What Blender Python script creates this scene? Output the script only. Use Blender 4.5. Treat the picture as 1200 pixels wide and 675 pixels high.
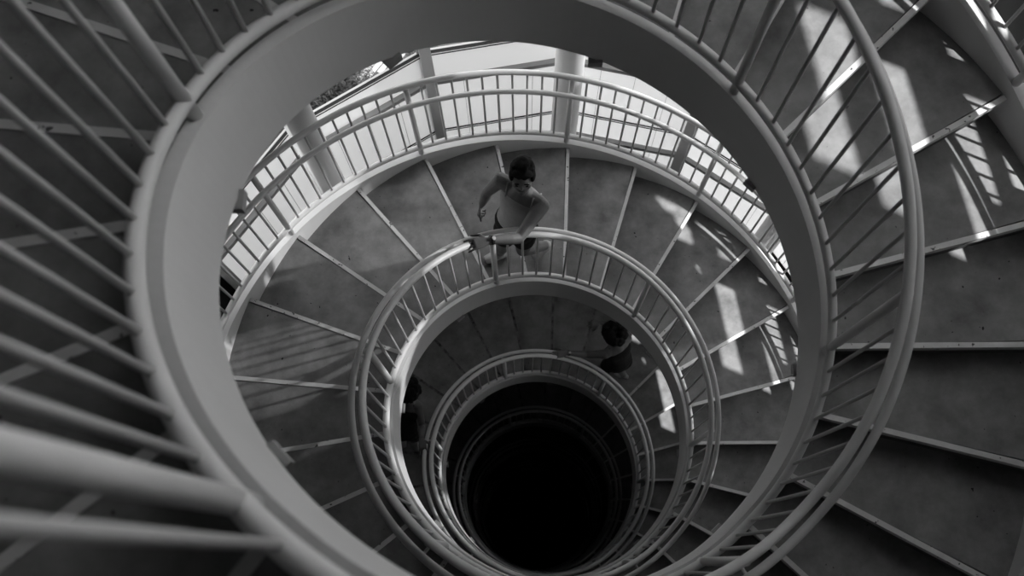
import bpy, bmesh, math, random
from mathutils import Vector, Matrix
for o in list(bpy.data.objects): bpy.data.objects.remove(o, do_unlink=True)
SC = bpy.context.scene
COL = SC.collection
R0 = 1.1                      # metres: radius of the open well
rad = math.radians

# ------------------------------------------------------------------ camera
TH, RO, F = 0.279, -0.0434, 33.72
CX, CY = 0.2974 * R0, 0.8693 * R0     # stair axis seen from the camera
fw = Vector((0, math.sin(TH), -math.cos(TH)))
up = Vector((0, math.cos(TH), math.sin(TH)))
rt = Vector((1, 0, 0))
c_, s_ = math.cos(RO), math.sin(RO)
rt, up = c_ * rt + s_ * up, -s_ * rt + c_ * up
cam = bpy.data.cameras.new('camera')
cam.lens, cam.sensor_width = F, 36
cam.clip_start = 0.01
cam.dof.use_dof = True
cam.dof.focus_distance = 6.0
cam.dof.aperture_fstop = 2.8
CAM = bpy.data.objects.new('camera', cam); COL.objects.link(CAM)
CAM.matrix_world = Matrix(((rt.x, up.x, -fw.x, 0), (rt.y, up.y, -fw.y, 0), (rt.z, up.z, -fw.z, 0), (0, 0, 0, 1)))
SC.camera = CAM

# ------------------------------------------------------------------ light
SUN_A, SUN_EL, SUN_E, SKY_E = 298, 72, 4.9, 2.6   # SUN_A: stair angle the sun stands over
su = bpy.data.lights.new('sun', 'SUN'); su.energy = SUN_E; su.angle = rad(0.53)
SUN = bpy.data.objects.new('sun', su); COL.objects.link(SUN)
sd = Vector((-math.sin(rad(SUN_A)) * math.cos(rad(SUN_EL)), -math.cos(rad(SUN_A)) * math.cos(rad(SUN_EL)), math.sin(rad(SUN_EL))))
SUN.rotation_euler = sd.to_track_quat('Z', 'Y').to_euler()
SUN.location = sd * 30
# the sun thrown back by the glass front of a building across the street
re_ = bpy.data.lights.new('sun_reflected_by_facade', 'SUN'); re_.energy = 2.2; re_.angle = rad(1.5)
REF = bpy.data.objects.new('sun_reflected_by_facade', re_); COL.objects.link(REF)
rd = Vector((-math.sin(rad(257)) * math.cos(rad(13)), -math.cos(rad(257)) * math.cos(rad(13)), math.sin(rad(13))))
REF.rotation_euler = rd.to_track_quat('Z', 'Y').to_euler(); REF.location = rd * 30
w = bpy.data.worlds.new('sky'); SC.world = w; w.use_nodes = True
bgn = w.node_tree.nodes['Background']
bgn.inputs[0].default_value = (0.8, 0.8, 0.8, 1); bgn.inputs[1].default_value = SKY_E
SC.view_settings.view_transform = 'Standard'
SC.view_settings.look = 'None'
SC.view_settings.exposure = 0.5
SC.view_settings.gamma = 1
SC.view_settings.use_curve_mapping = False
SC.cycles.max_bounces = 8
SC.cycles.diffuse_bounces = 4

# ------------------------------------------------------------------ materials (black and white photograph)
def mat(name, v, rough=0.6, spec=0.3, v2=None, scale=6.0, detail=6, spots=None, bump=0.0, metal=0.0, spot_scale=16, dist=0.0):
    m = bpy.data.materials.new(name); m.use_nodes = True
    nt = m.node_tree; b = nt.nodes['Principled BSDF']
    b.inputs['Roughness'].default_value = rough
    b.inputs['Specular IOR Level'].default_value = spec
    b.inputs['Metallic'].default_value = metal
    b.inputs['Base Color'].default_value = (v, v, v, 1)
    if v2 is not None:
        tc = nt.nodes.new('ShaderNodeNewGeometry')
        n = nt.nodes.new('ShaderNodeTexNoise'); n.inputs['Scale'].default_value = scale; n.inputs['Detail'].default_value = detail
        n.inputs['Roughness'].default_value = 0.65; n.inputs['Distortion'].default_value = dist
        r = nt.nodes.new('ShaderNodeValToRGB')
        r.color_ramp.elements[0].position = 0.3; r.color_ramp.elements[1].position = 0.7
        r.color_ramp.elements[0].color = (v2, v2, v2, 1); r.color_ramp.elements[1].color = (v, v, v, 1)
        nt.links.new(tc.outputs['Position'], n.inputs['Vector'])
        nt.links.new(n.outputs['Fac'], r.inputs['Fac'])
        out = r.outputs['Color']
        if spots:
            vo = nt.nodes.new('ShaderNodeTexNoise'); vo.inputs['Scale'].default_value = spot_scale; vo.inputs['Detail'].default_value = 2
            r2 = nt.nodes.new('ShaderNodeValToRGB')
            r2.color_ramp.elements[0].position = spots; r2.color_ramp.elements[0].color = (1, 1, 1, 1)
            r2.color_ramp.elements[1].position = spots + 0.02; r2.color_ramp.elements[1].color = (0.12, 0.12, 0.12, 1)
            nt.links.new(tc.outputs['Position'], vo.inputs['Vector']); nt.links.new(vo.outputs['Fac'], r2.inputs['Fac'])
            mx = nt.nodes.new('ShaderNodeMixRGB'); mx.blend_type = 'MULTIPLY'; mx.inputs[0].default_value = 1
            nt.links.new(out, mx.inputs[1]); nt.links.new(r2.outputs['Color'], mx.inputs[2]); out = mx.outputs[0]
        nt.links.new(out, b.inputs['Base Color'])
        if bump:
            bp = nt.nodes.new('ShaderNodeBump'); bp.inputs['Strength'].default_value = bump; bp.inputs['Distance'].default_value = 0.01
            nt.links.new(n.outputs['Fac'], bp.inputs['Height']); nt.links.new(bp.outputs['Normal'], b.inputs['Normal'])
    return m
M_PAINT = mat('white_paint', 0.62, 0.38, 0.35, 0.57, 3)
M_BAR = mat('grey_painted_bar', 0.42, 0.4, 0.35)
M_CONC = mat('concrete_tread', 0.27, 0.8, 0.15, 0.12, 5, 14, spots=0.735, bump=0.12, spot_scale=30)
M_NOSE = mat('steel_nosing', 0.62, 0.6, 0.2, 0.5, 9, 5, spots=0.68, spot_scale=38)
M_NOSE2 = mat('dark_steel_nosing', 0.006, 0.6, 0.2, 0.22, 14, 3)  # darker, mottled nosing for most steps from the third turn down
M_RISER = mat('dark_riser', 0.10, 0.7, 0.2, 0.07, 4)
M_WALL = mat('white_wall_panel', 0.85, 0.6, 0.2)
def translucent(name, v, k=0.35):
    m = bpy.data.materials.new(name); m.use_nodes = True; nt = m.node_tree
    out = nt.nodes['Material Output']; nt.nodes.remove(nt.nodes['Principled BSDF'])
    a = nt.nodes.new('ShaderNodeBsdfTranslucent'); b = nt.nodes.new('ShaderNodeBsdfDiffuse'); mx = nt.nodes.new('ShaderNodeMixShader')
    a.inputs[0].default_value = b.inputs[0].default_value = (v, v, v, 1); mx.inputs[0].default_value = k
    nt.links.new(a.outputs[0], mx.inputs[1]); nt.links.new(b.outputs[0], mx.inputs[2]); nt.links.new(mx.outputs[0], out.inputs['Surface'])
    return m
M_PANEL = translucent('translucent_white_panel', 0.8)
M_PANEL2 = translucent('bright_translucent_panel', 0.97, 0.1)
M_GWALL = mat('grey_wall_board', 0.2, 0.8, 0.2, 0.16, 2)
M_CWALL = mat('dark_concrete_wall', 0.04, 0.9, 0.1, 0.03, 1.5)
M_STEEL = mat('grey_steel', 0.28, 0.5, 0.4)
M_POST = mat('light_grey_steel', 0.42, 0.5, 0.4)
M_DARK = mat('dark_gasket', 0.02, 0.7, 0.2)
M_COLM = mat('painted_column', 0.6, 0.5, 0.3, 0.54, 2)
M_ASPH = mat('asphalt', 0.08, 0.9, 0.1, 0.05, 3, 8)
M_LINE = mat('road_paint', 0.32, 0.8, 0.1, 0.25, 3)
M_SOIL = mat('soil', 0.05, 0.9, 0.1, 0.03, 9)
M_LEAF = mat('leaf', 0.07, 0.6, 0.2, 0.03, 25)
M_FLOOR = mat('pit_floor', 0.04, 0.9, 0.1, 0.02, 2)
M_SKIN = mat('skin', 0.14, 0.5, 0.3, 0.115, 20)
M_LIP = mat('lips', 0.12, 0.5, 0.3)
M_HAIR = mat('black_hair', 0.012, 0.75, 0.12, 0.006, 60)
M_TOP = mat('pale_cloth', 0.33, 0.8, 0.1, 0.29, 30)
M_SHORT = mat('dark_cloth', 0.02, 0.8, 0.1, 0.015, 30)
M_SHOE = mat('pale_shoe', 0.45, 0.6, 0.2, 0.35, 40)
M_BAND = mat('watch_strap', 0.01, 0.4, 0.4)
M_DIAL = mat('watch_dial', 0.4, 0.3, 0.5)

# ------------------------------------------------------------------ mesh helpers
def link(name, me, m, parent=None, smooth=False, loc=None):
    o = bpy.data.objects.new(name, me); COL.objects.link(o)
    if m is not None and not me.materials: me.materials.append(m)
    if smooth:
        for p in me.polygons: p.use_smooth = len(p.vertices) <= 4
    if parent is not None: o.parent = parent
    if loc is not None: o.location = loc
    return o
def mesh(name, vs, fs):
    me = bpy.data.meshes.new(name); me.from_pydata([tuple(v) for v in vs], [], fs); me.update()
    bm = bmesh.new(); bm.from_mesh(me); bmesh.ops.recalc_face_normals(bm, faces=bm.faces); bm.to_mesh(me); bm.free()
    return me
def tube_data(P, r, n=12, up_hint=Vector((0, 0, 1)), radii=None):
    vs, fs = [], []
    P = [Vector(p) for p in P]
    for i, p in enumerate(P):
        t = (P[min(i + 1, len(P) - 1)] - P[max(i - 1, 0)]).normalized()
        u = up_hint - t * up_hint.dot(t)
        if u.length < 1e-3: u = Vector((1, 0, 0)) - t * t.x
        u.normalize(); v = t.cross(u)
        rr = radii[i] if radii else r
        for k in range(n):
            a = 2 * math.pi * k / n
            vs.append(p + rr * (math.cos(a) * u + math.sin(a) * v))
    for i in range(len(P) - 1):
        for k in range(n):
            fs.append((i * n + k, i * n + (k + 1) % n, (i + 1) * n + (k + 1) % n, (i + 1) * n + k))
    if len(P) < 50: fs.append(tuple(range(n))[::-1]); fs.append(tuple((len(P) - 1) * n + k for k in range(n)))
    return vs, fs
def tube(name, P, r, m, parent=None, n=12, **kw):
    return link(name, mesh(name, *tube_data(P, r, n, **kw)), m, parent, True)
class MB:
    def __init__(s): s.v = []; s.f = []
    def add(s, vs, fs):
        k = len(s.v); s.v += [tuple(v) for v in vs]; s.f += [tuple(i + k for i in f) for f in fs]; return s
    def box(s, c, d, M=None):
        x, y, z = d[0] / 2, d[1] / 2, d[2] / 2
        V = [Vector((i * x, j * y, k * z)) for i in (-1, 1) for j in (-1, 1) for k in (-1, 1)]
        V = [(M @ v if M else v) + Vector(c) for v in V]
        return s.add(V, [(0, 1, 3, 2), (4, 6, 7, 5), (0, 4, 5, 1), (2, 3, 7, 6), (0, 2, 6, 4), (1, 5, 7, 3)])
    def build(s, name, m, parent=None, smooth=False): return link(name, mesh(name, s.v, s.f), m, parent, smooth)
def tag(o, label=None, cat=None, group=None, kind=None):
    if label: o['label'] = label
    if cat: o['category'] = cat
    if group: o['group'] = group
    if kind: o['kind'] = kind
    return o
def empty(name, loc=(0, 0, 0)):
    o = bpy.data.objects.new(name, None); COL.objects.link(o); o.location = loc; o.empty_display_size = 0.1; return o

# ------------------------------------------------------------------ the helix
# stair angle a: degrees, clockwise seen from above; turn t covers a in [360 t, 360 t + 360)
HP, L1, L2 = 4.1159, 315.72, 10.57          # drop per 360 deg while sloping; the landing is flat from L1 to L2 + 360
ST, PH = 14.5337, 54.0293
ZT, ZPT, ZBT, ZOB = -0.9652, -0.8936, -0.8204, -0.806
RB, RR, R2, RO1, ROB, ROH = 1.0268, 1.0215, 1.0914, 2.08, 2.10, 2.03
HR, DR2, HPL, OHR, ODR = 0.8479, 0.105, 0.3515, 0.8707, 0.125
def zh(a):
    W = L2 + 360 - L1; S = 360 - W
    n = math.floor((a - L2) / 360); r = a - L2 - 360 * n
    # softened knees
    def ramp(r):
        k = 6.0
        if r < k: return r * r / (4 * k) + r * 0.5 + k / 4 if r > -k else 0
        if r > S + k: return S
        if r > S - k: d = S + k - r; return S - d * d / (4 * k)
        return r
    q = ramp(r)
    if r > 360 - 6.0: q = S + (r - 360 + 6.0) ** 2 / 24.0
    return -HP / 360 * (n * S + q + L2)
def P(a, r, z): b = rad(a); return Vector((CX - R0 * r * math.sin(b), CY - R0 * r * math.cos(b), R0 * z))
def helix(a0, a1, r, z, step=2.0):
    n = max(2, int(math.ceil((a1 - a0) / step))); return [P(a0 + (a1 - a0) * i / n, r, z + zh(a0 + (a1 - a0) * i / n)) for i in range(n + 1)]
def znos(k, t):   # height of nosing k of turn t (k 1 = edge of the landing, 21 = last)
    return ZT + zh(180 + 360 * t) + HP / 360 * (180 - (PH + (k - 3) * ST))
def anos(k, t): return PH + (k - 3) * ST + 360 * t
def sweep(name, a0, a1, prof, m, parent, step=2.0):
    """closed profile (r, z) in well radii swept along the helix"""
    n = max(2, int(math.ceil((a1 - a0) / step))); vs = []; k = len(prof)
    for i in range(n + 1):
        a = a0 + (a1 - a0) * i / n
        for r, z in prof: vs.append(P(a, r, z + zh(a)))
    fs = [(i * k + j, i * k + (j + 1) % k, (i + 1) * k + (j + 1) % k, (i + 1) * k + j) for i in range(n) for j in range(k)]
    fs += [tuple(range(k)), tuple(n * k + j for j in range(k))]
    return link(name, mesh(name, vs, fs), m, parent)
def wedge(a0, a1, r0, r1, z0, z1, n=8):
    vs, fs = [], []
    for i in range(n + 1):
        a = a0 + (a1 - a0) * i / n
        vs += [P(a, r0, z0), P(a, r1, z0), P(a, r1, z1), P(a, r0, z1)]
    for i in range(n):
        for j in range(4): fs.append((i * 4 + j, i * 4 + (j + 1) % 4, i * 4 + 4 + (j + 1) % 4, i * 4 + 4 + j))
    fs += [(0, 1, 2, 3), (n * 4, n * 4 + 1, n * 4 + 2, n * 4 + 3)]
    return vs, fs
def radial_box(a, da0, da1, r0, r1, z0, z1):
    """bar along the radius at angle a; da in well radii across (parallel sides)"""
    b = rad(a); d = Vector((-math.sin(b), -math.cos(b), 0)); t = Vector((-math.cos(b), math.sin(b), 0))  # t: increasing a
    c = Vector((CX, CY, 0)); vs = []
    for r in (r0, r1):
        for s in (da0, da1):
            for z in (z0, z1): vs.append(c + R0 * (d * r + t * s) + Vector((0, 0, R0 * z)))
    return vs, [(0, 1, 3, 2), (4, 6, 7, 5), (0, 4, 5, 1), (2, 3, 7, 6), (0, 2, 6, 4), (1, 5, 7, 3)]

TURNS = {0: 'uppermost turn', 1: 'second turn down', 2: 'third turn down', 3: 'fourth turn down', 4: 'fifth turn down', 5: 'sixth turn down'}
POST_R, BAL_R, RAIL_R = 0.0185, 0.0078, 0.0195

def ch_profile(r, zt, h, s, w=0.042, t=0.009):
    """C channel: web face at r, flanges going outward (s = 1)"""
    return [(r, zt), (r + s * w, zt), (r + s * w, zt - t), (r + s * t, zt - t), (r + s * t, zt - h + t), (r + s * w, zt - h + t), (r + s * w, zt - h), (r, zt - h)]

def stair_flight(t):
    root = empty('stair_flight', P(L2 + 360 * t, 1.5, ZT + zh(L2 + 360 * t)))
    root['label'] = 'concrete spiral flight between curved white stringers, ' + TURNS[t]
    root['category'] = 'stairs'; root['group'] = 'turns of the spiral staircase'
    inv = Matrix.Translation(-root.location)
    def par(o): o.parent = root; o.matrix_parent_inverse = inv; return o
    a0, a1 = L1 - 360 + 360 * t, L1 + 360 * t
    par(sweep('inner_stringer', a0, a1, ch_profile(1.0, ZPT, HPL, 1), M_PAINT, None))
    par(sweep('outer_stringer', a0, a1, ch_profile(RO1, ZPT - 0.005, HPL, 1, 0.055), M_PAINT, None))
    zl = znos(1, t)
    slab = par(link('landing_slab', mesh('landing_slab', *wedge(anos(21, t) - 361.45, anos(1, t) - 0.9, 1.0 + 0.009, RO1 - 0.0, zl - 0.06, zl, 20)), M_CONC))
    for k in range(1, 22):
        z, a = znos(k, t), anos(k, t)
        if k > 1:
            tr = par(link('tread', mesh('tread', *wedge(anos(k - 1, t) - 1.45, a - 0.9, 1.009, RO1, z - 0.045, z, 5)), M_CONC))
        up_ = slab if k == 1 else tr
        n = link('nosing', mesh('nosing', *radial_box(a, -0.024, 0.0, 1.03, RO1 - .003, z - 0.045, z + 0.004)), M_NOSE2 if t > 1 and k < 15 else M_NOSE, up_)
        zb = znos(k + 1, t)
        r = link('riser', mesh('riser', *radial_box(a, -0.020, -0.012, 1.009, RO1 - .003, zb - 0.02, z - 0.045)), M_RISER, up_)
    return root

def vcyl(r, z0, z1, n=10):
    vs = [(r * math.cos(2 * math.pi * k / n), r * math.sin(2 * math.pi * k / n), z) for z in (z0, z1) for k in range(n)]
    fs = [(k, (k + 1) % n, n + (k + 1) % n, n + k) for k in range(n)] + [tuple(range(n))[::-1], tuple(range(n, 2 * n))]
    return vs, fs
ME_BAL = mesh('baluster', *vcyl(BAL_R * R0, 0, HR * R0, 10))
ME_POST = mesh('post', *vcyl(POST_R * R0, -(ZBT - ZPT) * R0, HR * R0, 16))
ME_OBAL = mesh('baluster', *vcyl(BAL_R * R0, 0, OHR * R0, 8))
ME_OPOST = mesh('post', *vcyl(POST_R * R0, -(ZOB - ZPT + .005) * R0, OHR * R0, 14))
for me in (ME_BAL, ME_POST, ME_OBAL, ME_OPOST):
    for p in me.polygons: p.use_smooth = len(p.vertices) == 4

def bracket_data(a, ra, za, rb, zb):
    """small arm from a post (radius ra, za) to the grab rail (rb, zb)"""
    A, B = P(a, ra, za), P(a, rb, zb)
    mid = Vector((B.x, B.y, A.z))
    return tube_data([A, A.lerp(mid, 0.7), mid.lerp(B, 0.4), B], 0.008, 8)

def inner_railing(t):
    root = empty('inner_railing', P(360 * t + 40, RB, ZBT + zh(360 * t + 40)))
    root['label'] = 'white tubular railing circling the open well, ' + TURNS[t]
    root['category'] = 'railing'; root['group'] = 'railings around the open well'
    inv = Matrix.Translation(-root.location)
    def par(o): o.parent = root; o.matrix_parent_inverse = inv; return o
    a0, a1 = L1 - 360 + 360 * t, L1 + 360 * t
    par(tube('top_rail', helix(a0, a1, RR, ZBT + HR), RAIL_R * R0, M_PAINT))
    par(tube('handrail', helix(a0, a1, R2, ZBT + HR - DR2), 0.0175 * R0, M_PAINT))
    par(tube('bottom_rail', helix(a0, a1, RB, ZBT), 0.0195 * R0, M_PAINT))
    posts = [40.8 + 58.1 * k for k in range(-1, 5)] 
    posts[0] = 331.0 - 360
    for i, pa in enumerate(posts):
        nxt = posts[i + 1] if i < 5 else 331.0
        if i < 5 or True:
            n = 12 if i == 0 else 10
            if i == 0: posts_here = (pa, 40.8)
            lo, hi = pa, nxt
            if i < 5:
                p = par(link('post', ME_POST, M_PAINT, loc=P(pa, RB, ZBT + zh(pa + 360 * t))))
                b = link('rail_bracket', mesh('rail_bracket', *bracket_data(pa + 360 * t, RB, ZBT + zh(pa + 360 * t) + HR - DR2 - .04, R2, ZBT + zh(pa + 360 * t) + HR - DR2)), M_PAINT, p)
                b.matrix_parent_inverse = Matrix.Translation(-p.location)
            for j in range(1, n + 1):
                a = lo + (hi - lo) * j / (n + 1)
                o = bpy.data.objects.new('baluster', ME_BAL); COL.objects.link(o)
                o.location = P(a, RB, ZBT + zh(a + 360 * t)); par(o)
    pa = posts[5]
    par(link('post', ME_POST, M_PAINT, loc=P(pa, RB, ZBT + zh(pa + 360 * t))))
    return root

def outer_railing(t, seen):
    root = empty('outer_railing', P(360 * t + 180, ROB, ZOB + zh(360 * t + 180)))
    root['label'] = 'white tubular railing on the outer stair edge, ' + TURNS[t]
    root['category'] = 'railing'; root['group'] = 'railings along the outer edge of the stair'
    inv = Matrix.Translation(-root.location)
    def par(o): o.parent = root; o.matrix_parent_inverse = inv; return o
    a0, a1 = L1 - 360 + 360 * t, L1 + 360 * t
    par(tube('top_rail', helix(a0, a1, ROB, ZOB + OHR), RAIL_R * R0, M_PAINT))
    par(tube('handrail', helix(a0, a1, ROH, ZOB + OHR - ODR), 0.0175 * R0, M_PAINT))
    par(tube('bottom_rail', helix(a0, a1, ROB, ZOB), 0.0195 * R0, M_PAINT))
    far = MB()
    step = 29.05
    k = 0
    a = 9.75 - 2 * step
    while a < L1:
        for j in range(11):
            aa = a + step * j / 11
            if aa < L1 - 360 + 1 or aa > L1: continue
            loc = P(aa, ROB, ZOB + zh(aa + 360 * t))
            if seen[0] <= aa <= seen[1]:
                if j == 0:
                    p = par(link('post', ME_OPOST, M_PAINT, loc=loc))
                    b = link('rail_bracket', mesh('rail_bracket', *bracket_data(aa + 360 * t, ROB, ZOB + zh(aa + 360 * t) + OHR - ODR - .04, ROH, ZOB + zh(aa + 360 * t) + OHR - ODR)), M_PAINT, p)
                    b.matrix_parent_inverse = Matrix.Translation(-p.location)
                else:
                    o = bpy.data.objects.new('baluster', ME_OBAL); COL.objects.link(o); o.location = loc; par(o)
            else:
                r, lo = (POST_R, -(ZOB - ZPT)) if j == 0 else (BAL_R, 0)
                vs, fs = vcyl(r * R0, lo * R0, OHR * R0, 6)
                far.add([Vector(v) + loc for v in vs], fs)
        a += step
    f = par(far.build('baluster_row', M_PAINT, smooth=True)); f['kind'] = 'stuff'
    return root
for me in (ME_BAL, ME_OBAL): me.materials.append(M_BAR)
for t in range(0, 6):
    stair_flight(t); inner_railing(t)
    outer_railing(t, {0: (205, 262), 1: (95, 262)}.get(t, (170, 171)))

# ------------------------------------------------------------------ the drum around the stair: 16 sides
RW, V0 = 2.6, 3.8
CLADB = -7.55
TOPZ, BOTZ, LEDGE = 2.5, -21.0, -5.79
def side_pts(k, r=RW):
    return P(V0 + 22.5 * k, r, 0), P(V0 + 22.5 * (k + 1), r, 0)
def wall_box(mb, A, B, z0, z1, thick=0.03, inset=0.0, f0=0.0, f1=1.0):
    """upright board along the chord A-B (metres), z in well radii, grows outward"""
    A, B = A.lerp(B, f0), A.lerp(B, f1)
    d = (B - A).normalized(); n = Vector((d.y, -d.x, 0))
    mid = (A + B) / 2 - Vector((CX, CY, 0))
    if n.dot(mid) < 0: n = -n
    A = A - n * inset; B = B - n * inset
    vs = []
    for p in (A, B, B + n * thick, A + n * thick):
        vs += [Vector((p.x, p.y, z0 * R0)), Vector((p.x, p.y, z1 * R0))]
    mb.add(vs, [(0, 1, 3, 2), (2, 3, 5, 4), (4, 5, 7, 6), (6, 7, 1, 0), (0, 2, 4, 6), (1, 3, 5, 7)])
def struct(o): o['kind'] = 'structure'; return o
SOLID = [k for k in range(16) if not 5 <= k <= 11]      # concrete sides
# sides k: 5 = 116-139, 6 = 139-161, 7 = 161-184, 8 = 184-206, 9 = 206-229, 10 = 229-251, 11 = 251-274
mb = MB()
for k in SOLID: wall_box(mb, *side_pts(k), BOTZ, TOPZ, 0.2)
struct(mb.build('wall_south', M_CWALL))
mb = MB()
for k in range(5, 11): wall_box(mb, *side_pts(k), BOTZ, CLADB if k < 8 else -8.0, 0.2)
struct(mb.build('wall_basement', M_CWALL))
# translucent cladding in rows below the ledge, seams between the sheets
mb = MB(); seam = MB(); lines = MB(); bars = MB(); cap = MB()
for k in range(5, 11):
    A, B = side_pts(k)
    if k == 10: B = A.lerp(B, 0.85)
    zc = CLADB if k < 8 else -8.0
    wall_box(mb, A, B, zc, LEDGE, 0.012)
    for j in range(1, 4):
        f = j / 4; wall_box(seam, A, B, zc, LEDGE - .36, 0.004, 0.004, f - .0014, f + .0014)
    for j in range(3):
        z = LEDGE - 1.19 * j
        wall_box(lines, A, B, z - 0.002, z + 0.006, 0.02, 0.008); wall_box(lines, A, B, z - 0.034, z - 0.030, 0.02, 0.006)
        wall_box(bars, A, B, z - 0.36, z - 0.315, 0.04, 0.06)
    wall_box(cap, A, B, LEDGE + .0062, LEDGE + 0.012, 0.016, -0.012)
struct(mb.build('wall_north', M_PANEL)); struct(seam.build('trim_1', M_STEEL))
struct(lines.build('trim_2', M_DARK)); struct(bars.build('trim_3', M_STEEL)); struct(cap.build('trim_4', M_POST))
# side 11: boarding with open slots, where the sun comes in
mb = MB()
SLOTS = [(-1.38, -0.77), (-0.02, 0.55), (1.16, 1.86)]
edges = sorted([(a + 3.489 * n, b + 3.489 * n) for n in range(-3, 2) for a, b in SLOTS if a + 3.489 * n < 1.7])
A, B = side_pts(11); C10, D10 = side_pts(10)
lo = lo2 = BOTZ
for a, b in edges + [(TOPZ, TOPZ)]:
    s3 = min((a + 1.38) % 3.489, -(a + 1.38) % 3.489) < .01
    wall_box(mb, A, B, lo, a, 0.02); wall_box(mb, C10, D10, lo2, a, 0.02, 0, 0.85, 1.0)
    if abs(a - 1.16 + 3.489) < .01: wall_box(mb, A, B, a, b, 0.02, 0, .58, 1)
    if s3:
        wall_box(mb, A, B, a, a + .35, 0.02, 0, 0, .14); wall_box(mb, A, B, a, a + .22, 0.02, 0, .70, 1); wall_box(mb, C10, D10, a, a + .35, 0.02, 0, 0.85, 1.0)
    lo = b; lo2 = b + (0.12 if s3 else 0.3)
wall_box(mb, A, B, BOTZ, TOPZ, 0.05, 0.01, 0.14, 0.29)
struct(mb.build('wall_east', M_WALL))
mb = MB()
wall_box(mb, C10, D10, -2.2, TOPZ, 0.02, 0, 0.0, 0.85)
for k in range(8, 10):
    A, B = side_pts(k)
    wall_box(mb, A, B, -2.2 if k == 9 else -4.9, TOPZ, 0.02)
struct(mb.build('wall_north_upper', M_PANEL2))
mb = MB()
wall_box(mb, C10, D10, LEDGE + .03, -5.0, 0.02, 0, 0.0, 0.85); wall_box(mb, C10, D10, -4.25, -2.2, 0.02, 0, 0.0, 0.85)
for k in range(5, 10):
    A, B = side_pts(k)
    wall_box(mb, A, B, -4.9, TOPZ if k < 8 else -2.2, 0.02) if k != 8 else None
struct(mb.build('wall_northwest_upper', M_GWALL))
# posts at every second corner, round columns at the others, radial beams under the stringers
post = MB()
def upright_post(az):
    b = rad(az); M = Matrix.Rotation(-b, 3, 'Z'); c = P(az, RW - 0.045, (BOTZ + TOPZ) / 2); h = (TOPZ - BOTZ) * R0
    m = MB()
    m.box(c, (0.010, 0.13, h), M)
    for s in (-1, 1): m.box(c + M @ Vector((0, s * 0.065, 0)), (0.085, 0.012, h), M)
    return m
posts_named = []
for az, nm in ((116.3, 'a'), (161.3, 'b'), (206.3, 'c')):
    struct(upright_post(az).build('pillar', M_POST))
for k in range(8):
    az = V0 + 45 * k; c = P(az, 2.34, 0); vs, fs = vcyl(0.10 * R0, BOTZ * R0, TOPZ * R0, 28)
    m = MB(); m.add([Vector(v) + Vector((c.x, c.y, 0)) for v in vs], fs)
    o = m.build('column', M_COLM, smooth=True); struct(o)
    for t in range(0, 5):
        aa = az + 360 * t
        zt = ZPT - HPL + zh(aa)
        vs, fs = radial_box(aa, -0.028, 0.028, 0.985, 2.30, zt - 0.10, zt)
        for q in (0, 2): vs[q] = vs[q] + Vector((0, 0, 0.075))
        bm_ = MB(); bm_.add(vs, fs)
        ob = bm_.build('beam', M_STEEL); struct(ob)
mb = MB()
vs, fs = vcyl(2.62 * R0, TOPZ * R0, (TOPZ + .1) * R0, 48); mb.add([Vector(v) + Vector((CX, CY, 0)) for v in vs], fs)
struct(mb.build('ceiling', M_CWALL))
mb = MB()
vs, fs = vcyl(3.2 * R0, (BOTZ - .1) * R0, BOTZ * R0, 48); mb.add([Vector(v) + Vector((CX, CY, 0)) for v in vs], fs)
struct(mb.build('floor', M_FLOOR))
# street outside
GZ = -9.0
def ring(name, r0, r1, z, m, n=64):
    vs, fs = [], []
    for i in range(n):
        vs += [P(360 * i / n, r0, z), P(360 * i / n, r1, z)]
    for i in range(n):
        j = (i + 1) % n; fs.append((2 * i, 2 * i + 1, 2 * j + 1, 2 * j))
    return struct(link(name, mesh(name, vs, fs), m))
vs, fs = wedge(226, 292, 5.6, 6.6, -3.3, 0.9, 12)  # unseen block, added to keep the reflected sun off the uppermost turn
o = link('reflected_sun_blocker', mesh('reflected_sun_blocker', vs, fs), M_WALL); tag(o, 'unseen white curved block added outside the stair tower to stop the reflected sun', 'light_blocker', kind='structure')
ring('ground_street', 2.75, 40, GZ, M_ASPH)

# ------------------------------------------------------------------ people
def ring_loft(secs, n=20):
    """secs: (centre, half width vector, half depth vector); elliptical loft with rounded ends"""
    out = []
    c, w_, d_ = secs[0]; nx = (secs[1][0] - c)
    e = min(w_.length, d_.length); t = nx.normalized()
    for f, q in ((0.98, .2), (0.75, .66), (0.4, .92)): out.append((c - t * e * f * .8, w_ * q, d_ * q))
    out += secs
    c, w_, d_ = secs[-1]; t = (c - secs[-2][0]).normalized(); e = min(w_.length, d_.length)
    for f, q in ((0.4, .92), (0.75, .66), (0.98, .2)): out.append((c + t * e * f * .8, w_ * q, d_ * q))
    vs = [c + w_ * math.cos(2 * math.pi * k / n) + d_ * math.sin(2 * math.pi * k / n) for c, w_, d_ in out for k in range(n)]
    fs = [(i * n + k, i * n + (k + 1) % n, (i + 1) * n + (k + 1) % n, (i + 1) * n + k) for i in range(len(out) - 1) for k in range(n)]
    fs += [tuple(range(n))[::-1], tuple((len(out) - 1) * n + k for k in range(n))]
    return vs, fs
def limb(mb, pts, radii, n=14):
    pts = [Vector(p) for p in pts]; secs = []
    h = Vector((0.3, 0.5, 0.8)).normalized()
    for i, p in enumerate(pts):
        t = (pts[min(i + 1, len(pts) - 1)] - pts[max(i - 1, 0)]).normalized()
        u = (h - t * t.dot(h)); u = u.normalized() if u.length > .1 else Vector((1, 0, 0)); v = t.cross(u)
        secs.append((p, u * radii[i], v * radii[i]))
    mb.add(*ring_loft(secs, n))
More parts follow.
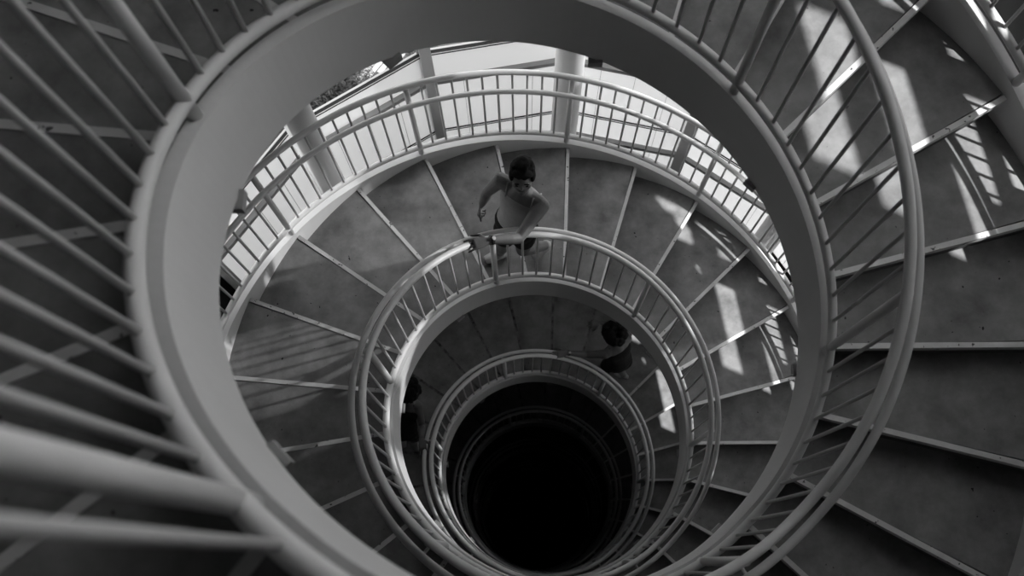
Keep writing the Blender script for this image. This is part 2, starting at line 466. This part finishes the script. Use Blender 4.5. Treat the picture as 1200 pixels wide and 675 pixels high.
def ell(mb, c, ax, n=16, m=10, f=None):
    """ellipsoid, ax = three half-axis vectors"""
    vs, fs = [], []
    for i in range(m + 1):
        ph = math.pi * i / m
        for k in range(n):
            th = 2 * math.pi * k / n
            p = (math.sin(ph) * math.cos(th), math.sin(ph) * math.sin(th), math.cos(ph))
            if f: p = f(*p)
            vs.append(Vector(c) + ax[0] * p[0] + ax[1] * p[1] + ax[2] * p[2])
    for i in range(m):
        for k in range(n): fs.append((i * n + k, i * n + (k + 1) % n, (i + 1) * n + (k + 1) % n, (i + 1) * n + k))
    mb.add(vs, fs)
def hand(mb, W, d, down, thumb=1, curl=0.5, sc=1.0):
    """palm and five fingers; down = the way the palm faces, fingers curl that way"""
    d = d.normalized(); down = (down - d * down.dot(d)).normalized(); s = d.cross(down)
    L = 0.085 * sc
    secs = [(W + d * L * f, s * w_ * sc, down * t_ * sc) for f, w_, t_ in ((-.05, .024, .019), (.3, .034, .016), (.7, .041, .015), (1.0, .040, .013))]
    mb.add(*ring_loft(secs, 16))
    for i, (off, ln) in enumerate(((-.031, .068), (-.0105, .077), (.0105, .073), (.031, .058))):
        p = W + d * (L * 0.97) + s * off * sc; dd = (d + s * off * 4).normalized(); pts = [p - dd * 0.01, p]
        ang = 0
        for j, q in enumerate((.42, .33, .25)):
            ang += curl * (.5, .9, .8)[j]
            p = p + (dd * math.cos(ang) + down * math.sin(ang)) * ln * q * sc; pts.append(p)
        limb(mb, pts, [.0088 * sc, .0085 * sc, .008 * sc, .0074 * sc, .006 * sc], 8)
    p = W + d * L * .25 + s * thumb * .026 * sc
    t1 = (d * .55 + s * thumb * .75 + down * .25).normalized(); t2 = (d * .85 + s * thumb * .3 + down * .45).normalized()
    limb(mb, [p, p + t1 * .034 * sc, p + t1 * .034 * sc + t2 * .03 * sc, p + t1 * .034 * sc + t2 * .055 * sc], [.013 * sc, .0105 * sc, .009 * sc, .0065 * sc], 8)
def head_frame(f):
    f = f.normalized(); u = Vector((0, 0, 1)); u = (u - f * u.dot(f)).normalized(); return f.cross(u), f, u
def remesh(o, v, smooth=3):
    m = o.modifiers.new('remesh', 'REMESH'); m.mode = 'VOXEL'; m.voxel_size = v; m.use_smooth_shade = True
    m = o.modifiers.new('smooth', 'SMOOTH'); m.factor = .5; m.iterations = smooth
    return o
def person(label, J, look, hand_l, hand_r, hair, voxel=0.0045, watch=True, group=None, top_m=None):
    J = {k: Vector(v) for k, v in J.items()}
    base = Vector((J['anL'].x, J['anL'].y, J['anL'].z - .09))
    root = empty('person', base); tag(root, label, 'person', group)
    inv = Matrix.Translation(-base)
    def par(o, p=None):
        o.parent = p or root
        if p is None: o.matrix_parent_inverse = inv
        return o
    side = (J['shL'] - J['shR']); side.normalize()
    def sec(c, w_, dp, ax):
        ww = (side - ax * side.dot(ax)).normalized(); return (c, ww * w_, ax.cross(ww) * dp)
    tors = [('pelvis', -.06, .135, .10), ('pelvis', .02, .150, .108), ('waist', 0, .118, .088), ('chest', -.03, .135, .10), ('chest', .05, .150, .102)]
    def torso(g, keys=tors, top=True):
        out = []
        ax0 = (J['chest'] - J['pelvis']).normalized()
        for k, o_, w_, dp in keys:
            ax = ax0; out.append(sec(J[k] + ax * o_, w_ + g, dp + g, ax))
        if top:
            ax = (J['neck'] - J['chest']).normalized()
            out.append(sec(J['neck'] - ax * .055, .120 + g, .07 + g, ax)); out.append(sec(J['neck'] - ax * .005, .06, .052, ax))
        return out
    b = MB(); b.add(*ring_loft(torso(0), 24))
    limb(b, [J['neck'] - (J['head'] - J['neck']) * .4, J['neck'], J['head'] - (J['head'] - J['neck']) * .25], [.062, .05, .05])
    for s_ in 'LR':
        sh, el, wr = J['sh' + s_], J['el' + s_], J['wr' + s_]
        inner = J['neck'].lerp(sh, .45) - Vector((0, 0, .035))
        limb(b, [inner, inner.lerp(sh, .6), sh - Vector((0, 0, .006))], [.055, .054, .050])
        limb(b, [sh, sh.lerp(el, .35), sh.lerp(el, .8), el, el.lerp(wr, .3), el.lerp(wr, .75), wr], [.052, .046, .040, .037, .039, .030, .025])
        hp, kn, an = J['hip' + s_], J['kn' + s_], J['an' + s_]
        limb(b, [hp, hp.lerp(kn, .4), hp.lerp(kn, .85), kn, kn.lerp(an, .3), kn.lerp(an, .7), an], [.088, .080, .060, .055, .056, .042, .034])
        hd = hand_l if s_ == 'L' else hand_r
        hand(b, wr + hd[0].normalized() * .015, hd[0], hd[1], hd[2], hd[3])
    rx, fy, uz = head_frame(Vector(look)); H = J['head']
    def hs(x, y, z):
        if z < 0: x *= 1 + .38 * z * (1 if y > 0 else .4); y *= 1 + .12 * z
        return x, y, z
    ell(b, H, (rx * .074, fy * .094, uz * .112), 24, 16, hs)
    ell(b, H + fy * .088 - uz * .014, (rx * .010, fy * .018, uz * .026), 10, 8)          # nose
    ell(b, H + fy * .030 - uz * .066, (rx * .054, fy * .056, uz * .046), 16, 10)          # jaw
    ell(b, H + fy * .068 - uz * .092, (rx * .024, fy * .022, uz * .018), 12, 8)          # chin
    ell(b, H + fy * .080 + uz * .018, (rx * .046, fy * .012, uz * .009), 12, 8)          # brow
    for q in (-1, 1):
        ell(b, H + rx * q * .074 - uz * .008, (rx * .010, fy * .018, uz * .030), 10, 8)  # ear
        ell(b, H + rx * q * .034 + fy * .048 - uz * .032, (rx * .028, fy * .026, uz * .032), 12, 8)
    body = par(remesh(b.build('body', M_SKIN, smooth=True), voxel))
    e = MB()
    for q in (-1, 1): ell(e, H + rx * q * .030 + fy * .082 - uz * .002, (rx * .013, fy * .008, uz * .006), 10, 6)
    par(e.build('eyes', M_HAIR, smooth=True))
    e = MB()
    for q in (-1, 1): ell(e, H + rx * q * .031 + fy * .089 + uz * .023, (rx * .019, fy * .005, uz * .004), 10, 6)
    par(e.build('eyebrows', M_HAIR, smooth=True))
    e = MB(); ell(e, H + fy * .086 - uz * .055, (rx * .022, fy * .008, uz * .008), 12, 6); par(e.build('lips', M_LIP, smooth=True))
    # hair
    h = MB()
    ell(h, H - fy * .020 + uz * .018, (rx * .084, fy * .100, uz * .108), 24, 14, lambda x, y, z: (x * (.93 if z < .3 and y > 0 else 1), (y if z > .55 or y < 0 else y * .35), z))
    random.seed(5)
    if hair == 'short':
        for k in range(26):
            a = random.uniform(0, 2 * math.pi); r = random.uniform(.2, .95)
            p = H + rx * .07 * r * math.cos(a) + fy * (.08 * r * math.sin(a) - .01) + uz * (.03 + .09 * math.sqrt(1 - r * r))
            ell(h, p, (rx * .022, fy * .030, uz * .016), 8, 6)
        ell(h, H + fy * .052 + uz * .078, (rx * .070, fy * .036, uz * .026), 16, 10)
        for q in (-1, 1): ell(h, H + rx * q * .066 + fy * .026 + uz * .040, (rx * .020, fy * .040, uz * .050), 12, 8)
    else:
        for k in range(90):
            a = random.uniform(0, 2 * math.pi); ph = random.uniform(0, 1.75)
            p = H - fy * .03 + uz * .02 + rx * .118 * math.sin(ph) * math.cos(a) + fy * .13 * math.sin(ph) * math.sin(a) * (.6 if math.sin(a) > 0 else 1) + uz * .12 * math.cos(ph)
            ell(h, p, (rx * .036, fy * .038, uz * .034), 8, 6)
    par(remesh(h.build('hair', M_HAIR, smooth=True), .006, 2))
    # clothing
    c = MB(); g = .007
    ax0 = (J['chest'] - J['pelvis']).normalized()
    c.add(*ring_loft([sec(J[k] + ax0 * o_, w_ + g, dp + g, ax0) for k, o_, w_, dp in (('pelvis', .045, .144, .104), ('waist', 0, .118, .088), ('chest', -.03, .135, .10), ('chest', .045, .146, .103))], 24))
    shirt = par(remesh(c.build('tank_top', top_m or M_TOP, smooth=True), .006, 2))
    for s_ in 'LR':
        sh = J['neck'].lerp(J['sh' + s_], .62); fr = side.cross(ax0) * (1 if side.cross(ax0).dot(fy) > 0 else -1)
        pts = [J['chest'] + ax0 * .055 + (sh - J['neck']) * .75 + fr * .095, J['chest'] + ax0 * .12 + (sh - J['neck']) * .95 + fr * .072, sh + Vector((0, 0, .032)) + fr * .015, J['chest'] + ax0 * .11 + (sh - J['neck']) * .9 - fr * .085, J['chest'] + ax0 * .05 + (sh - J['neck']) * .7 - fr * .098]
        par(tube('shoulder_strap', pts, .006, top_m or M_TOP), shirt)
    c = MB()
    c.add(*ring_loft([sec(J[k] + ax0 * o_, w_ + g, dp + g, ax0) for k, o_, w_, dp in (('pelvis', -.07, .135, .10), ('pelvis', .02, .150, .108), ('pelvis', .06, .145, .104))], 24))
    for s_ in 'LR':
        hp, kn = J['hip' + s_], J['kn' + s_]
        limb(c, [hp, hp.lerp(kn, .25), hp.lerp(kn, .52)], [.098, .092, .084])
    par(remesh(c.build('shorts', M_SHORT, smooth=True), .006, 2))
    for s_ in 'LR':
        an, to = J['an' + s_], J['to' + s_]
        c = MB(); d = (to - an); d2 = Vector((d.x, d.y, 0)).normalized(); lat = Vector((-d2.y, d2.x, 0)); n_ = d.normalized().cross(lat).normalized()
        if n_.z < 0: n_ = -n_
        heel = an - d2 * .045 - Vector((0, 0, .055)) + (Vector((0, 0, 0)))
        c.add(*ring_loft([(heel, lat * .032, Vector((0, 0, .032))), (heel.lerp(to, .35) + Vector((0, 0, .012)), lat * .036, Vector((0, 0, .040))), (heel.lerp(to, .7), lat * .044, Vector((0, 0, .028))), (to, lat * .034, Vector((0, 0, .022)))], 16))
        limb(c, [an - Vector((0, 0, .03)), an + Vector((0, 0, .012))], [.042, .040])
        par(remesh(c.build('shoe', M_SHOE, smooth=True), .005, 2))
    if watch:
        wr, el = J['wrL'], J['elL']; t = (wr - el).normalized(); u = (Vector((0, 0, 1)) - t * t.z).normalized(); v = t.cross(u); c0 = wr - t * .012
        c = MB(); n = 24; vs = []; prof = [(.0275, -.009), (.031, -.009), (.031, .009), (.0275, .009)]
        for k in range(n):
            a = 2 * math.pi * k / n
            for r, o_ in prof: vs.append(c0 + t * o_ + (u * math.cos(a) + v * math.sin(a)) * r)
        c.add(vs, [(k * 4 + j, k * 4 + (j + 1) % 4, ((k + 1) % n) * 4 + (j + 1) % 4, ((k + 1) % n) * 4 + j) for k in range(n) for j in range(4)])
        st = par(c.build('watch_strap', M_BAND))
        dvs = [c0 + u * (.030 + z) + t * .013 * math.cos(2 * math.pi * k / 16) + v * .013 * math.sin(2 * math.pi * k / 16) for z in (0, .006) for k in range(16)]
        par(link('watch_dial', mesh('watch_dial', dvs, [(k, (k + 1) % 16, 16 + (k + 1) % 16, 16 + k) for k in range(16)] + [tuple(range(16)), tuple(range(16, 32))]), M_DIAL), st)
    return root
V = Vector
person('person with short dark hair in pale tank top and dark shorts, wearing a wristwatch',
    {'pelvis': (.042, 2.235, -6.22), 'waist': (.058, 2.25, -6.06), 'chest': (.083, 2.275, -5.91), 'neck': (.088, 2.305, -5.745), 'head': (.096, 2.345, -5.62),
     'shL': (.218, 2.215, -5.815), 'elL': (.058, 1.985, -5.79), 'wrL': (-.125, 1.945, -5.685), 'shR': (-.040, 2.395, -5.80), 'elR': (-.135, 2.405, -6.02), 'wrR': (-.180, 2.375, -6.16),
     'hipL': (-.015, 2.235, -6.29), 'knL': (-.050, 2.245, -6.64), 'anL': (-.080, 2.275, -6.95), 'toL': (-.190, 2.245, -7.015),
     'hipR': (.105, 2.235, -6.29), 'knR': (.094, 2.200, -6.66), 'anR': (.275, 2.345, -7.03), 'toR': (.185, 2.300, -7.185)},
    (-.08, -.96, .26), (V((-.86, -.25, .20)), V((-.1, .05, -1)), -1, .35), (V((-.25, -.25, -1)), V((.9, -.3, 0)), 1, 1.5), 'short', .0045)
person('person with bushy dark hair reaching along the rail, one turn below the pale tank top',
    {'pelvis': (1.147, 2.097, -10.42), 'waist': (1.134, 2.115, -10.25), 'chest': (1.112, 2.140, -10.09), 'neck': (1.082, 2.177, -9.92), 'head': (1.035, 2.240, -9.80),
     'shL': (.965, 2.090, -10.0), 'elL': (.765, 2.105, -10.06), 'wrL': (.560, 2.115, -9.975), 'shR': (1.205, 2.245, -10.0), 'elR': (1.13, 2.42, -10.16), 'wrR': (.965, 2.49, -10.22),
     'hipL': (1.086, 2.083, -10.50), 'knL': (1.01, 2.13, -10.90), 'anL': (1.023, 2.136, -11.335), 'toL': (.93, 2.20, -11.40),
     'hipR': (1.210, 2.11, -10.50), 'knR': (1.20, 2.125, -10.92), 'anR': (1.31, 2.14, -11.52), 'toR': (1.22, 2.18, -11.585)},
    (-.60, -.50, -.60), (V((-.9, -.12, .10)), V((0, 0, -1)), -1, .3), (V((-1, -.1, -.1)), V((0, -.3, -1)), 1, .5), 'bushy', .006, top_m=M_SHORT)
person('person in dark top half hidden behind the white curved stringer of the turn above',
    {'pelvis': (-1.137, 1.319, -9.37), 'waist': (-1.092, 1.377, -9.20), 'chest': (-1.045, 1.430, -9.05), 'neck': (-1.008, 1.490, -8.89), 'head': (-1.015, 1.545, -8.77),
     'shL': (-.935, 1.452, -8.95), 'elL': (-.915, 1.290, -9.12), 'wrL': (-.90, 1.155, -8.945), 'shR': (-1.126, 1.482, -8.96), 'elR': (-1.17, 1.39, -9.17), 'wrR': (-1.06, 1.45, -9.20),
     'hipL': (-1.08, 1.290, -9.43), 'knL': (-1.03, 1.290, -9.78), 'anL': (-1.10, 1.274, -10.055), 'toL': (-1.07, 1.18, -10.12),
     'hipR': (-1.187, 1.327, -9.43), 'knR': (-1.19, 1.28, -9.78), 'anR': (-1.23, 1.32, -10.055), 'toR': (-1.21, 1.22, -10.12)},
    (.1, -.85, -.45), (V((.12, -1, .15)), V((.1, 0, -1)), 1, .4), (V((.7, .1, .5)), V((0, -1, .2)), 1, .9), 'bushy', .006, watch=False, top_m=M_SHORT)
#ENV

# shrubs and a zebra crossing in the street, seen past the ledge
def shrub(a, r, rr, label):
    c = P(a, r, GZ); root = empty('street_shrub', c); tag(root, label, 'shrub', 'shrubs beside the street')
    random.seed(int(a * 10)); mb = MB()
    for i in range(1100):
        u = random.uniform(-1, 1); th = random.uniform(0, 2 * math.pi); q = rr * random.uniform(.6, 1.0)
        d = Vector((math.sqrt(1 - u * u) * math.cos(th), math.sqrt(1 - u * u) * math.sin(th), abs(u)))
        p = d * q; n = (d + Vector((random.uniform(-.7, .7), random.uniform(-.7, .7), random.uniform(-.2, .7)))).normalized()
        t = n.orthogonal().normalized(); t.rotate(Matrix.Rotation(random.uniform(0, 6.28), 3, n)); b = n.cross(t); L = random.uniform(.018, .032)
        mb.add([p - t * L, p + b * L * .45 + n * .006, p + t * L, p - b * L * .45 + n * .006], [(0, 1, 2), (0, 2, 3)])
    f = mb.build('foliage', M_LEAF, root)
    for i in range(5):
        a_ = i * 1.25; tip = Vector((math.cos(a_) * rr * .5, math.sin(a_) * rr * .5, rr * .7))
        tube('stem', [Vector((0, 0, 0)), tip * .5 + Vector((0, 0, .05)), tip], .012, M_SOIL, root, 6)
for i, (a, r, rr, lb) in enumerate(((147.0, 4.30, .50, 'low leafy shrub beyond the ledge, hard against the round white column'), (150.3, 4.45, .48, 'low leafy shrub beyond the ledge, second from the round white column'), (153.6, 4.45, .42, 'low leafy shrub beyond the ledge, beside the dark asphalt'), (165.5, 4.75, .35, 'low leafy shrub beyond the zebra crossing'))):
    shrub(a, r, rr, lb)
mb = MB()
for i in range(4):
    a = 158.9 + i * 1.5; c = P(a, 4.55, GZ) + Vector((0, 0, .012)); mb.box(c, (.06, .62, .006), Matrix.Rotation(rad(-38), 3, 'Z'))
o = mb.build('trim_road_marking', M_LINE); struct(o)
